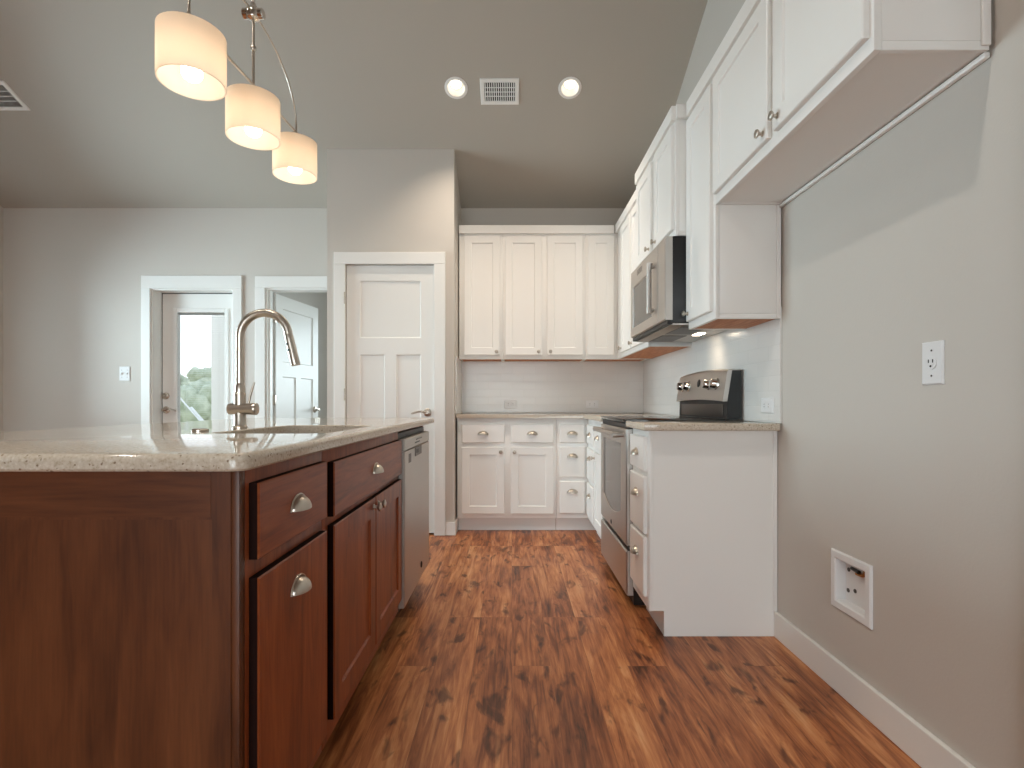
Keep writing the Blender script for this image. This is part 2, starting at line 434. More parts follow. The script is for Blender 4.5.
# south wall behind the camera, with a wide opening added for the fill
P0, P1, PZ = -2.2, .95, 2.1
mb = MB(); zs = zc(YS)
for a, b, z0, z1 in ((XW_-.12, P0, 0, zs), (P0, P1, PZ, zs), (P1, XE+.12, 0, zs)):
    mb.box(a, b, YS-.12, YS, z0, z1)
struct(mb.build('wall_south', 'wall'))
def window(name, face, plane, u0, u1, w0, w1, mull):
    r = sroot(name, (plane if face[0]=='x' else (u0+u1)/2, plane if face[0]=='y' else (u0+u1)/2, w0))
    fr = front(face, plane); mb = MB(); t = .05
    for a, b, c, d in ((u0,u1,w0,w0+t), (u0,u1,w1-t,w1), (u0,u0+t,w0+t,w1-t), (u1-t,u1,w0+t,w1-t)) + tuple((m-t/2,m+t/2,w0+t,w1-t) for m in mull):
        mb.rings(fr, [(a,b,c,d,-.08), (a,b,c,d,-.03)])
    mb.build('window_frame', 'trim', r)
    MB().rings(fr, [(u0+t,u1-t,w0+t,w1-t,-.058), (u0+t,u1-t,w0+t,w1-t,-.052)]).build('pane', 'glass', r)
window('window_1', 'x+', XW_, WY0, WY1, WZ0, WZ1, [(WY0+WY1)/2])
window('window_2_added', 'y+', YS, P0, P1, 0, PZ, [-1.15, -.1])  # unseen window, added and sized to let the fill in
# pantry closet walls
DX0, DX1, DZ = -1.253, -.586, 2.04     # pantry door leaf
mb = MB()
for a, b, z0 in ((XP0, DX0, 0), (DX0, DX1, DZ), (DX1, XP1, 0)):
    mb.prism([(a,YP,z0), (a,YP+.10,z0), (a,YP+.10,zc(YP+.10)), (a,YP,zc(YP))], (b-a,0,0))
struct(mb.build('wall_pantry_front', 'wall'))
def sidewall(xa, xb, name):
    struct(MB().prism([(xa,YP+.10,0), (xa,YN,0), (xa,YN,zc(YN)), (xa,YP+.10,zc(YP+.10))], (xb-xa,0,0)).build(name, 'wall'))
sidewall(XP0, XP0+.09, 'wall_pantry_west'); sidewall(XP1-.09, XP1, 'wall_pantry_east')

# bedroom beyond the open door
mb = MB()
BX0, BX1, BY1 = -2.26, .9, 7.4
mb.box(BX0-.1, BX0, YN+.12, BY1, 0, 2.6)
mb.box(BX1, BX1+.1, YN+.12, BY1, 0, 2.6)
for a, b, z0, z1 in ((BX0-.1,-1.3,0,2.6), (-1.3,.7,0,.8), (-1.3,.7,2.2,2.6), (.7,BX1+.1,0,2.6)): mb.box(a, b, BY1, BY1+.12, z0, z1)
struct(mb.build('wall_bedroom', 'wall'))
struct(MB().box(BX0-.1, BX1+.1, YN+.12, BY1+.12, -.12, .0).build('floor_bedroom', 'carpet'))
struct(MB().box(BX0-.1, BX1+.1, YN+.12, BY1+.12, 2.6, 2.7).build('ceiling_bedroom', 'ceil'))
window('window_3', 'y-', BY1, -1.3, .7, .8, 2.2, [-.3])

# baseboards
def board(name, pts, h=.10): struct(MB().prism([Vector(p) for p in pts], (0,0,h), bev=.004).build(name, 'trim'))
board('baseboard_east', [(XE,1.15,.0), (XE,2.238,.0), (XE-.016,2.238,.0), (XE-.016,1.15,.0)], .108)
board('baseboard_north', [(-2.30,YN,0), (-2.215,YN,0), (-2.215,YN-.015,0), (-2.30,YN-.015,0)])
board('baseboard_northwest', [(XW_,YN,0), (-3.18,YN,0), (-3.18,YN-.015,0), (XW_,YN-.015,0)])
struct(MB().box(XP1-.065, XP1+.013, YP-.014, YP-.0005, 0, .10, bev=.004).box(XP1+.0005, XP1+.013, YP-.0004, 4.11, 0, .10, bev=.004).build('baseboard_pantry', 'trim'))
# east side opening casing at the edge of the view
struct(MB().box(XE-.018, XE-.0005, 1.03, 1.142, 0, 2.14, bev=.003).build('trim_1', 'trim'))

# ------------------------------------------------------------------ doors
def casing(name, x0, x1, zt, w, wt, y, right=True, xr=None):
    mb = MB()
    mb.box(x0-w, x0, y-.018, y-.0005, 0, zt+.0, bev=.003)
    xe = x1+w if right else xr
    if right: mb.box(x1, x1+w, y-.018, y-.0005, 0, zt, bev=.003)
    mb.box(x0-w, xe, y-.018, y-.0005, zt+.0002, zt+wt, bev=.003)
    return struct(mb.build(name, 'trim'))
casing('trim_2', D1[0], D1[1], D1[2], .076, .11, YN)
casing('trim_3', D2[0], D2[1], D2[2], .086, .10, YN, False, XP0-.0005)
casing('trim_4', DX0, DX1, DZ, .085, .09, YP)
mb = MB()
mb.box(D1[0]-.0, D1[0]+.012, YN+.0005, YN+.17, .0, D1[2]-.012); mb.box(D1[1]-.012, D1[1], YN+.0005, YN+.17, 0, D1[2]-.012); mb.box(D1[0], D1[1], YN+.0005, YN+.17, D1[2]-.012, D1[2])
struct(mb.build('trim_5', 'trim'))
mb = MB()
mb.box(D2[0], D2[0]+.012, YN+.0005, YN+.118, 0, D2[2]-.012); mb.box(D2[0]+.012, D2[0]+.024, YN+.03, YN+.07, 0, D2[2]-.012); mb.box(D2[0], D2[1], YN+.0005, YN+.118, D2[2]-.012, D2[2])
struct(mb.build('trim_6', 'trim'))

def lever_handle(name, fr, face, u, w, sgn, parent, d0):
    mb = MB(); o = Vector(outward(face))
    mb.lathe(fr(u,d0,w), o, [(.031,0), (.031,.006), (.027,.010), (.012,.012), (.011,.045), (.013,.050)], n=24)
    pts = [fr(u + sgn*s*.115, d0+.047 - .004*math.sin(s*PI), w + .010*math.sin(s*PI*1.1) - .006*s) for s in [i/8 for i in range(9)]]
    mb.tube(pts, [.0095,.009,.0085,.008,.0075,.007,.007,.0065,.005], 0, 10)
    return mb.build(name, 'nickel', parent, angle=50)

# door_1: half-lite patio door with blinds between the panes
d1 = sroot('door_1', ((D1[0]+D1[1])/2, YN+.09, 0))
lx0, lx1, lz = D1[0]+.0195, D1[1]-.0165, 1.9545
LY = YN + .118; fr = front('y-', LY)                    # inside face of the leaf
gx0, gx1, gz0, gz1 = -2.945, -2.520, .28, 1.795
mb = MB()
for a, b, c, d in ((lx0,gx0,.012,lz), (gx1,lx1,.012,lz), (gx0,gx1,.012,gz0), (gx0,gx1,gz1,lz)):
    mb.rings(fr, [(a,b,c,d,-.044), (a,b,c,d,0)])
mb.build('door_leaf', 'trim', d1)
mb = MB(); t = .03
for a, b, c, d in ((gx0-t,gx0+.004,gz0-t,gz1+t), (gx1-.004,gx1+t,gz0-t,gz1+t), (gx0+.0045,gx1-.0045,gz0-t,gz0+.004), (gx0+.0045,gx1-.0045,gz1-.004,gz1+t)):
    mb.rings(fr, [(a,b,c,d,.0002), (a,b,c,d,.008), (a+.004,b-.004,c+.004,d-.004,.012)])
mb.build('glazing_frame', 'trim', d1)
MB().rings(fr, [(gx0+.001,gx1-.001,gz0+.001,gz1-.001,-.012), (gx0+.001,gx1-.001,gz0+.001,gz1-.001,-.008)]).build('pane', 'glass', d1)
mb = MB(); z = gz0 + .02; k = 0
while z < gz1 - .03:
    mb.box(gx0+.006, gx1-.006, LY+.018, LY+.029, z, z+.0008); z += .0165
mb.box(gx0+.006, gx1-.006, LY+.015, LY+.032, gz1-.022, gz1-.004)
for xx in (gx0+.07, gx1-.07): mb.box(xx-.0006, xx+.0006, LY+.0225, LY+.0235, gz0+.02, gz1-.02)
mb2 = MB()
for q in ((D1[0]+.0125,lx0-.0005,0,1.9625), (lx1+.0005,D1[1]-.0125,0,1.9625), (lx0-.0004,lx1+.0004,lz+.0005,1.9625)): mb2.box(q[0],q[1],LY+.004,LY+.05,q[2],q[3])
mb2.build('weatherstrip', 'dark', d1)
b_ = mb.build('blind', 'plastic', d1); b_['label'] = 'thin white slatted blind between the panes'
MB().lathe(fr(-3.043, 0, 1.058), (0,-1,0), [(.030,.0003), (.030,.010), (.026,.014), (.018,.016), (.016,.024), (.001,.026)]).build('deadbolt', 'nickel', d1)
lever_handle('lever_handle', fr, 'y-', -3.04, .935, 1, d1, .0003)
# door_2: bedroom door standing open
d2 = sroot('door_2', (-2.083, YN+.125, 0))
h = Vector((-2.083, YN+.125, 0)); e = Vector((-1.985, 5.37, 0)); ang = math.atan2(e.y-h.y, e.x-h.x)
WL = .755; fr0 = lambda u, d, w: (u, -d, w)
def three_panel(fr, u0, u1, w0, w1, t=.035, st=.105, top=.115, mid=.13, bot=.20, split=None, mull=.09):
    """one slab with a wide panel above two tall panels, on both faces"""
    mb = MB(); um = (u0+u1)/2; sp = split
    P = [(u0+st, u1-st, sp+mid/2, w1-top), (u0+st, um-mull/2, w0+bot, sp-mid/2), (um+mull/2, u1-st, w0+bot, sp-mid/2)]
    for s in (0, 1):
        f = (lambda u, d, w: fr(u, d, w)) if s == 0 else (lambda u, d, w: fr(u, -t-d, w))
        rect = lambda a, b, c, d, z: [f(a,z,c), f(b,z,c), f(b,z,d), f(a,z,d)]
        mb.holed([rect(u0,u1,w0,w1,0)] + [rect(*p, 0) for p in P])
        for a, b, c, d in P:
            mb.loft([rect(a,b,c,d,0), rect(a+.007,b-.007,c+.007,d-.007,-.009)], 0, False, True)
    mb.loft([[fr(u0,0,w0),fr(u1,0,w0),fr(u1,0,w1),fr(u0,0,w1)], [fr(u0,-t,w0),fr(u1,-t,w0),fr(u1,-t,w1),fr(u0,-t,w1)]], 0, False, False)
    return mb
Rm = Matrix.Translation(h) @ Matrix.Rotation(ang, 4, 'Z')
def local(mb): return mb.xform(Rm)
local(three_panel(fr0, .005, WL, .012, 1.962, split=1.30)).build('door_leaf', 'trim', d2, angle=20)
for z in (.25, 1.02, 1.75):
    local(MB().box(-.012, .004, -.004, .040, z-.045, z+.045, bev=.002)).build('hinge', 'nickel', d2)
def lv(mbfr, sgn): pass
mb = MB()
mb.lathe((WL-.07, -.0003, .93), (0,-1,0), [(.031,0), (.031,.006), (.027,.010), (.012,.012), (.011,.045), (.013,.050)])
mb.tube([(WL-.07-s*.11, -.047, .93+.008*math.sin(s*PI)) for s in [i/6 for i in range(7)]], [.0095,.009,.0085,.008,.0075,.007,.005], 0, 10)
local(mb).build('lever_handle', 'nickel', d2, angle=50)
# door_3: pantry door
d3 = sroot('door_3', ((DX0+DX1)/2, YP+.03, 0))
fr = front('y-', YP+.012)
three_panel(fr, DX0+.003, DX1-.003, .014, DZ-.004, t=.035, st=.10, top=.115, mid=.125, bot=.22, split=1.425, mull=.085).build('door_leaf', 'trim', d3, angle=20)
for z in (.30, 1.06, 1.785):
    MB().box(DX0-.008, DX0+.0025, YP-.024, YP-.0185, z-.045, z+.045, bev=.0015).build('hinge', 'nickel', d3)
lever_handle('lever_handle', fr, 'y-', DX1-.053, .925, -1, d3, .0003)

# ------------------------------------------------------------------ tile backsplash
struct(MB().box(XP1, XE-.0085, YN-.008, YN-.0005, .912, 1.37).build('backsplash_north', 'tile_x'))
struct(MB().box(XE-.008, XE-.0005, 2.20, YN-.0005, .912, 1.40).build('backsplash_east', 'tile_y'))
struct(MB().box(XP1+.0005, XP1+.008, 4.035, YN-.0085, .912, 1.352).build('backsplash_pantry', 'tile_y'))

# ------------------------------------------------------------------ base cabinets
ZC = .91; ZB = .88; TOE = .109
def body_box(mb, face, plane, u0, u1, depth, z0, z1, m=0):
    fr = front(face, plane)
    a = fr(u0, 0, z0); b = fr(u1, -depth, z1)
    mb.box(min(a[0],b[0]), max(a[0],b[0]), min(a[1],b[1]), max(a[1],b[1]), z0, z1, m, bev=.0015)
def base_cabinet(name, label, face, plane, u0, u1, depth, items, m='white', toe_m=None, toe_rec=.065, grp=None, mh=None, body=True, toe_u=None):
    fr = front(face, plane)
    p = fr((u0+u1)/2, -depth/2, 0)
    r = thing(name, label, 'cabinet', p, grp)
    if body:
        mb = MB(); body_box(mb, face, plane, u0, u1, depth, TOE, ZB-.0005); mb.build('body', m, r)
    tu = toe_u or (u0+.001, u1-.001)
    a = fr(tu[0], -toe_rec, 0); b = fr(tu[1], -toe_rec-.015, TOE-.0005)
    MB().box(min(a[0],b[0]), max(a[0],b[0]), min(a[1],b[1]), max(a[1],b[1]), .0005, TOE-.0005).build('toe_kick', toe_m or m, r)
    for it in items:
        k, a, b, c, d = it[:5]
        if k == 'drawer':
            o = slab(fr, a, b, c, d).build('drawer_front', mh or m, r)
            pw = it[5] if len(it) > 5 and it[5] else (c+d)/2
            cup_pull(fr, (a+b)/2, pw, o)
        elif k == 'door':
            o = shaker(fr, a, b, c, d).build('door', m, r)
            knob(fr, it[5], it[6], o, face)
    return r
# back wall run
base_cabinet('base_cabinet', 'white two-door two-drawer base cabinet on the back wall beside the pantry corner', 'y-', 4.05, XP1+.014, .343, YN-.012-4.05,
    [('drawer', -.387, -.058, .690, .835), ('drawer', -.009, .320, .690, .835), ('door', -.387, -.058, .1435, .657, -.086, .620), ('door', -.009, .320, .1435, .657, .019, .620)])
base_cabinet('drawer_cabinet', 'white three-drawer base cabinet on the back wall in the corner', 'y-', 4.05, .344, 1.112, YN-.012-4.05,
    [('drawer', .366, .562, .690, .835), ('drawer', .366, .562, .426, .660, .589), ('drawer', .366, .562, .147, .395, .316)], toe_u=(.345, .66))
# east wall run beyond the range
base_cabinet('drawer_cabinet', 'white three-drawer base cabinet on the range wall, farther from the range, in the corner', 'x-', .585, 3.668, 4.029, XE-.012-.585,
    [('drawer', 3.69, 3.985, .690, .835), ('drawer', 3.69, 3.985, .426, .660, .589), ('drawer', 3.69, 3.985, .147, .395, .316)])
base_cabinet('base_cabinet', 'white one-door one-drawer base cabinet right against the far side of the range', 'x-', .585, 3.283, 3.667, XE-.012-.585,
    [('drawer', 3.305, 3.645, .690, .835), ('door', 3.305, 3.645, .1435, .657, 3.61, .616)])
# end unit near the camera
ec = base_cabinet('drawer_cabinet', 'narrow white three-drawer end cabinet between the range and the bare wall', 'x-', .585, 2.253, 2.541, XE-.003-.585,
    [('drawer', 2.268, 2.527, .701, .849, .774), ('drawer', 2.268, 2.527, .431, .676, .593), ('drawer', 2.268, 2.527, .16, .415, .327)])
xa, xb, ya = .587, XE-.002, 2.240
MB().prism([(xa+.062,ya,.0005), (xb,ya,.0005), (xb,ya,ZB-.0005), (xa,ya,ZB-.0005), (xa,ya,TOE), (xa+.062,ya,TOE)], (0,.0125,0)).build('end_panel', 'white', ec)
MB().box(XE-.020, XE-.002, ya-.006, ya-.0003, .109, ZB-.0005, bev=.0015).build('scribe_strip', 'white', ec)
MB().box(xa-.002, xa+.014, ya-.004, ya-.0003, TOE, ZB-.0005, bev=.0015).build('corner_stile', 'white', ec)

# worktops of the white run
tag(MB().prism([(.550,2.196,ZB), (XE-.0085,2.196,ZB), (XE-.0085,2.543,ZB), (.550,2.543,ZB)], (0,0,ZC-ZB), bev=.005).build('worktop', 'quartz', loc=None),
    'short speckled quartz worktop on the narrow white end cabinet beside the range', 'countertop')
tag(MB().prism([(XP1+.009,4.018,ZB), (.550,4.018,ZB), (.550,3.281,ZB), (XE-.0085,3.281,ZB), (XE-.0085,YN-.0085,ZB), (XP1+.009,YN-.0085,ZB)], (0,0,ZC-ZB), bev=.005).build('worktop', 'quartz'),
    'L-shaped speckled quartz worktop on the white cabinets in the far corner', 'countertop')

# ------------------------------------------------------------------ wall cabinets
ZU, ZT, ZCR = 1.35, 2.368, 2.43
def upper(name, label, face, plane, u0, u1, depth, z0, doors, under='ply', crown_sides=(0, 0), side_drop=(1, 1), kn=True, crown_u=None):
    fr = front(face, plane)
    r = thing(name, label, 'wall cabinet', fr((u0+u1)/2, -depth/2, z0))
    mb = MB()
    def bx(a, b, d0, d1, c, d):
        p, q = fr(a, d0, c), fr(b, d1, d)
        mb.box(min(p[0],q[0]), max(p[0],q[0]), min(p[1],q[1]), max(p[1],q[1]), c, d, bev=.001)
    bx(u0, u1, -depth, -.0185, z0+.022, ZT)            # carcass
    bx(u0, u1, -.018, 0, z0, ZT)                       # face frame
    if side_drop[0]: bx(u0, u0+.013, -depth, -.0185, z0, z0+.0215)
    if side_drop[1]: bx(u1-.013, u1, -depth, -.0185, z0, z0+.0215)
    mb.build('body', 'white', r)
    mb = MB(); p, q = fr(u0+.014, -.019, 0), fr(u1-.014, -depth+.001, 0)
    mb.box(min(p[0],q[0]), max(p[0],q[0]), min(p[1],q[1]), max(p[1],q[1]), z0+.003, z0+.0085)
    o = mb.build('bottom_panel', under, r)
    if under == 'ply': o['label'] = 'bare orange plywood underside'
    # crown moulding along the top
    a, b = crown_u or (u0, u1)
    o0, o1 = crown_sides
    mb = MB()
    prof = [(.0005, ZT-.006), (.0195, ZT-.006), (.0215, ZT-.004), (.0215, ZCR-.003), (.0185, ZCR), (-.012, ZCR), (-.012, ZT+.0005), (.0005, ZT+.0005)]
    lo = [fr(a - (o0*max(d,0)), d, w) for d, w in prof]; hi = [fr(b + (o1*max(d,0)), d, w) for d, w in prof]
    mb.loft([lo, hi], 0, True, True)
    for s, uu in ((o0, a), (o1, b)):
        if s:
            sg = -1 if uu == a else 1
            # returned side of the crown
            p1 = [fr(uu + sg*(max(d,0) if d > 0 else d), .0, w) for d, w in prof]; p2 = [fr(uu + sg*(max(d,0) if d > 0 else d), -depth*.98 if s == 1 else -s, w) for d, w in prof]
            mb.loft([p1, p2], 0, True, True)
    mb.build('crown_moulding', 'white', r)
    for d in doors:
        o = shaker(fr, d[0], d[1], d[2], d[3]).build('door', 'white', r)
        if len(d) > 4: knob(fr, d[4], d[5], o, face)
    return r
DT = 2.346
upper('wall_cabinet', 'single-door white wall cabinet on the back wall beside the pantry side wall', 'y-', 4.25, XP1+.009, -.077, YN-.009-4.25, ZU, [(-.387, -.097, 1.383, DT, -.125, 1.41)])
upper('wall_cabinet', 'double-door white wall cabinet in the middle of the back wall', 'y-', 4.25, -.076, .594, YN-.009-4.25, ZU, [(-.056, .242, 1.383, DT, .214, 1.41), (.282, .573, 1.383, DT, .310, 1.41)])
upper('wall_cabinet', 'narrow knobless white wall cabinet on the back wall in the far corner', 'y-', 4.25, .595, 1.105, YN-.009-4.25, ZU, [(.613, .826, 1.383, DT)], crown_u=(.595, .822))
XU = .852
upper('wall_cabinet', 'white wall cabinet on the range wall between the corner and the microwave', 'x-', XU, 3.287, 4.2305, XE-.009-XU, ZU, [(3.305, 3.695, 1.383, DT, 3.665, 1.416), (3.73, 4.04, 1.383, DT, 4.012, 1.416)], crown_u=(3.287, 4.22))
upper('wall_cabinet', 'white double-door cabinet mounted directly above the microwave', 'x-', .79, 2.534, 3.286, XE-.009-.79, 1.805, [(2.552, 2.862, 1.838, DT, 2.832, 1.865), (2.935, 3.268, 1.838, DT, 2.965, 1.865)], under='white', crown_sides=(.06, .06))
tall = upper('wall_cabinet', 'tall narrow single-door white wall cabinet between the microwave and the bare wall', 'x-', XU, 2.2015, 2.533, XE-.009-XU, ZU, [(2.222, 2.518, 1.385, DT, 2.495, 1.42)], crown_u=(2.2015, 2.50))
MB().box(XE-.024, XE-.006, 2.196, 2.2012, ZU+.0, 1.826, bev=.0015).build('scribe_strip', 'white', tall)
MB().box(XU+.0, XU+.013, 2.197, 2.2012, ZU, 1.826, bev=.0012).build('corner_stile', 'white', tall)
fc = upper('wall_cabinet', 'double-door white cabinet high over the empty refrigerator space, nearest the camera', 'x-', XU, 1.235, 2.2005, XE-.009-XU, 1.827, [(1.250, 1.680, 1.865, DT, 1.652, 1.900), (1.720, 2.186, 1.865, DT, 1.748, 1.892)], under='white')
MB().box(XE-.016, XE-.001, 1.24, 2.195, 1.812, 1.8265, bev=.004).build('scribe_strip', 'white', fc)
MB().box(XE-.030, XE-.010, 1.228, 1.2347, 1.835, 2.37, bev=.002).build('side_stile', 'white', fc)

# ------------------------------------------------------------------ kitchen island
XF = -.484; XB = -1.10
frI = front('x+', XF)
isl = base_cabinet('island_drawer_cabinet', 'cherry-stained island cabinet with a drawer above a tall pull-out front', 'x+', XF, .952, 1.3365, XF-XB, [], m='cherry', toe_m='toe')
for c, d, pw, mm in ((.708, .849, .779, 'cherry_h'), (.160, .6745, .602, 'cherry')):
    o = edge_shade(slab(frI, .965, 1.3225, c, d, t=.019, b=.003)).build('drawer_front', [mm, 'toe'], isl); cup_pull(frI, 1.144, pw, o, d0=.0188)
# sink cabinet: hollow, so that the basin hangs inside it
sc_ = base_cabinet('island_sink_cabinet', 'cherry-stained island sink cabinet with a wide false drawer over two doors', 'x+', XF, 1.3375, 2.228, XF-XB, [], m='cherry', toe_m='toe', body=False)
mb = MB()
mb.box(XB, XF-.02, 1.3375, 1.355, TOE, ZB-.0005); mb.box(XB, XF-.02, 2.210, 2.228, TOE, ZB-.0005); mb.box(XB, XB+.015, 1.3555, 2.2095, TOE, ZB-.0005)
mb.box(XB+.0155, XF-.0205, 1.3555, 2.2095, TOE, TOE+.018); mb.box(XF-.0195, XF, 1.3375, 2.228, TOE, ZB-.0005, bev=.001)
mb.build('body', 'cherry', sc_)
o = edge_shade(slab(frI, 1.376, 2.215, .698, .841, t=.019, b=.003)).build('drawer_front', ['cherry_h', 'toe'], sc_); cup_pull(frI, 1.795, .772, o, d0=.0188)
for a, b, ku in ((1.376, 1.793, 1.766), (1.797, 2.215, 1.826)):
    o = edge_shade(shaker(frI, a, b, .166, .675, t=.019, st=.062)).build('door', ['cherry', 'toe'], sc_); knob(frI, ku, .646, o, 'x+', d0=.0188)
# near end panel, framed
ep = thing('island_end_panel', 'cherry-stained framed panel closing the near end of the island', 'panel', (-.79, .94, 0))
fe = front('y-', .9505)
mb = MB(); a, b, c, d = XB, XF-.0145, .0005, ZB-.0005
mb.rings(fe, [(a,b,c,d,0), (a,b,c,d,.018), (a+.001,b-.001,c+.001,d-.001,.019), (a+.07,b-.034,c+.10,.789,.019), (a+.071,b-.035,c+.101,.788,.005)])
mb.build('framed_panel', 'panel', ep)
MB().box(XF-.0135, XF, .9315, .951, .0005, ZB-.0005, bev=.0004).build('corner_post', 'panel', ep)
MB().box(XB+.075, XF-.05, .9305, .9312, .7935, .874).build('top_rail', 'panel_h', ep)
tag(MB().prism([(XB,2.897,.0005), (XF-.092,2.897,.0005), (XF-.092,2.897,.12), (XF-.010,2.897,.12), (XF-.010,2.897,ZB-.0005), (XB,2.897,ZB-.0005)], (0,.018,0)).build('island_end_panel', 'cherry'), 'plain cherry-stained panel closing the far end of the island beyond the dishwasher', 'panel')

# dishwasher
dw = thing('dishwasher', 'stainless steel dishwasher at the far end of the island', 'dishwasher', (-.78, 2.56, 0))
MB().box(-1.06, XF-.002, 2.236, 2.890, .10, .866).build('tub', 'dark', dw)
fd = front('x+', XF)
MB().rings(fd, [(2.236,2.890,.120,.788,.0005), (2.236,2.890,.120,.788,.022), (2.241,2.885,.125,.785,.027)]).build('door', 'steel', dw)
o = MB().rings(fd, [(2.236,2.890,.790,.842,.0005), (2.236,2.890,.790,.842,.022), (2.241,2.885,.793,.838,.027)]).build('control_panel', 'steel', dw)
mb = MB()
mb.rings(fd, [(2.47,2.60,.806,.812,.0272), (2.47,2.60,.806,.812,.0276)])
for k in range(5): mb.rings(fd, [(2.50+k*.035,2.516+k*.035,.820,.826,.0272), (2.50+k*.035,2.516+k*.035,.820,.826,.028)])
mb.build('control_buttons', 'dark', o)
# pocket handle below the control panel
mb = MB()
mb.rings(fd, [(2.47,2.64,.745,.785,.0272), (2.47,2.64,.745,.785,.030), (2.478,2.632,.750,.781,.030), (2.485,2.625,.752,.778,.0285)])
o = mb.build('pocket_handle', ['darksteel'], dw)
MB().rings(fd, [(2.50,2.56,.757,.776,.0286), (2.50,2.56,.757,.776,.0292)]).build('recess', 'dark', o)
MB().rings(fd, [(2.32,2.38,.730,.770,.0272), (2.32,2.38,.730,.770,.0276)]).build('sticker', 'darksteel', dw)
MB().lathe(fd(2.64, .0272, .185), (1,0,0), [(.016,0), (.016,.003), (.012,.005), (.001,.0052)], n=20).build('badge', 'dark', dw)
MB().box(XF-.09, XF-.075, 2.24, 2.887, .0005, .0995).build('toe_kick', 'dark', dw)

# island worktop with the sink cut-out
def rrect(x0, x1, y0, y1, r, z, n=8):
    out = []
    for cx, cy, a0 in ((x1-r,y1-r,0), (x0+r,y1-r,PI/2), (x0+r,y0+r,PI), (x1-r,y0+r,3*PI/2)):
        out += [(cx + r*math.cos(a0+PI/2*k/n), cy + r*math.sin(a0+PI/2*k/n), z) for k in range(n+1)]
    return out
IX0, IX1, IY0, IY1 = -1.525, -.452, .885, 3.07
SX0, SX1, SY0, SY1 = -.870, -.528, 1.480, 2.030
mb = MB(); R = .012
prof = [(0, ZB+.004), (0, ZC-R)] + [(R - R*math.cos(t*PI/2), ZC-R + R*math.sin(t*PI/2)) for t in (.25, .5, .75, 1)]
loops = [rrect(IX0+.004, IX1-.004, IY0+.004, IY1-.004, .021, ZB)] + [rrect(IX0+i, IX1-i, IY0+i, IY1-i, .025, z) for i, z in prof]
mb.loft(loops, 0, False, False)
hole = [rrect(SX0, SX1, SY0, SY1, .06, z) for z in (ZB, ZC-.003)] + [rrect(SX0-.003, SX1+.003, SY0-.003, SY1+.003, .063, ZC)]
mb.loft(hole, 0, False, False)
mb.holed([loops[-1], hole[-1]]); mb.holed([loops[0], hole[0]])
tag(mb.build('island_worktop', 'quartz'), 'large speckled quartz worktop on the cherry island, cut out for the sink', 'countertop')
# undermount sink
mb = MB(); b0 = .012
mb.loft([rrect(SX0-.008, SX1+.008, SY0-.02, SY1+.02, .065, ZB-.001), rrect(SX0-.008, SX1+.008, SY0-.02, SY1+.02, .065, ZB-.004), rrect(SX0-.003, SX1+.003, SY0-.003, SY1+.003, .063, ZB-.006), rrect(SX0+.004, SX1-.004, SY0+.004, SY1-.004, .06, .70), rrect(SX0+.03, SX1-.03, SY0+.03, SY1-.03, .05, .682)][::-1], 0, True, False)
mb.loft([rrect(SX0-.008, SX1+.008, SY0-.02, SY1+.02, .065, ZB-.001), rrect(SX0+.006, SX1-.006, SY0+.006, SY1-.006, .06, ZB-.001), rrect(SX0+.010, SX1-.010, SY0+.010, SY1-.010, .058, .71), rrect(SX0+.036, SX1-.036, SY0+.036, SY1-.036, .05, .690)], 0, False, True)
sk = mb.build('sink', 'sink'); tag(sk, 'undermount sink basin set into the island worktop in front of the faucet', 'sink')
MB().lathe(((SX0+SX1)/2, (SY0+SY1)/2, .6905), (0,0,1), [(.042,0), (.042,.002), (.034,.003), (.030,.001), (.001,.001)]).build('drain', 'chrome', sk)

# faucet
fx, fy = -.917, 1.77
fa = thing('faucet', 'tall nickel gooseneck pull-down faucet standing behind the island sink', 'faucet', (fx, fy, ZC))
MB().lathe((fx,fy,ZC+.0005), (0,0,1), [(.0245,0), (.0245,.004), (.020,.010), (.0185,.014), (.0185,.118), (.0155,.122)]).build('base', 'nickel', fa)
MB().lathe((fx,fy,ZC+.1225), (0,0,1), [(.0165,0), (.0165,.022), (.0148,.026), (.0139,.03)]).build('collar', 'nickel', fa)
r = .082; zz = 1.218
pts = [(fx,fy,ZC+.150), (fx,fy,1.12), (fx,fy,1.18)] + [(fx+r-r*math.cos(t), fy, zz+r*math.sin(t)) for t in [PI*k/24*.968 for k in range(25)]]
MB().tube(pts, .0138, 0, 16).build('spout', 'nickel', fa, angle=50)
p_ = Vector(pts[-1]); dr = (Vector(pts[-1]) - Vector(pts[-2])).normalized(); dr = (dr + Vector((.07,0,0))).normalized()
o = MB().lathe(p_+dr*.0005, dr, [(.0138,0), (.0146,.003), (.0146,.014), (.0148,.055), (.0158,.101), (.0155,.105), (.012,.1055)], n=20).build('spray_head', 'nickel', fa, angle=40)
mb = MB()
sd = Vector((-.35,-.8,0)); sd = (sd - dr*sd.dot(dr)).normalized()
for k in (.032, .052): mb.lathe(p_+dr*k+sd*.0143, sd, [(.0042,0), (.0042,.0018), (.001,.002)], n=12)
mb.build('spray_button', 'dark', o)
MB().lathe((fx-.036,fy-.006,.976), (1,.05,0), [(.001,0), (.017,.001), (.019,.004), (.019,.078), (.0205,.080), (.0205,.092), (.019,.094), (.001,.0945)], n=24).build('valve_body', 'nickel', fa, angle=40)
MB().tube([(fx+.030,fy-.002,.9955), (fx+.036,fy-.003,1.02), (fx+.050,fy-.004,1.066)], [.0045,.004,.0035], 0, 10).build('lever', 'nickel', fa, angle=50)
tag(MB().lathe((-.951,1.60,ZC+.0005), (0,0,1), [(.024,0), (.024,.004), (.020,.007), (.015,.008), (.001,.0085)], n=28).build('disposal_button', 'nickel'), 'small round nickel air-switch button on the island worktop left of the faucet', 'switch')

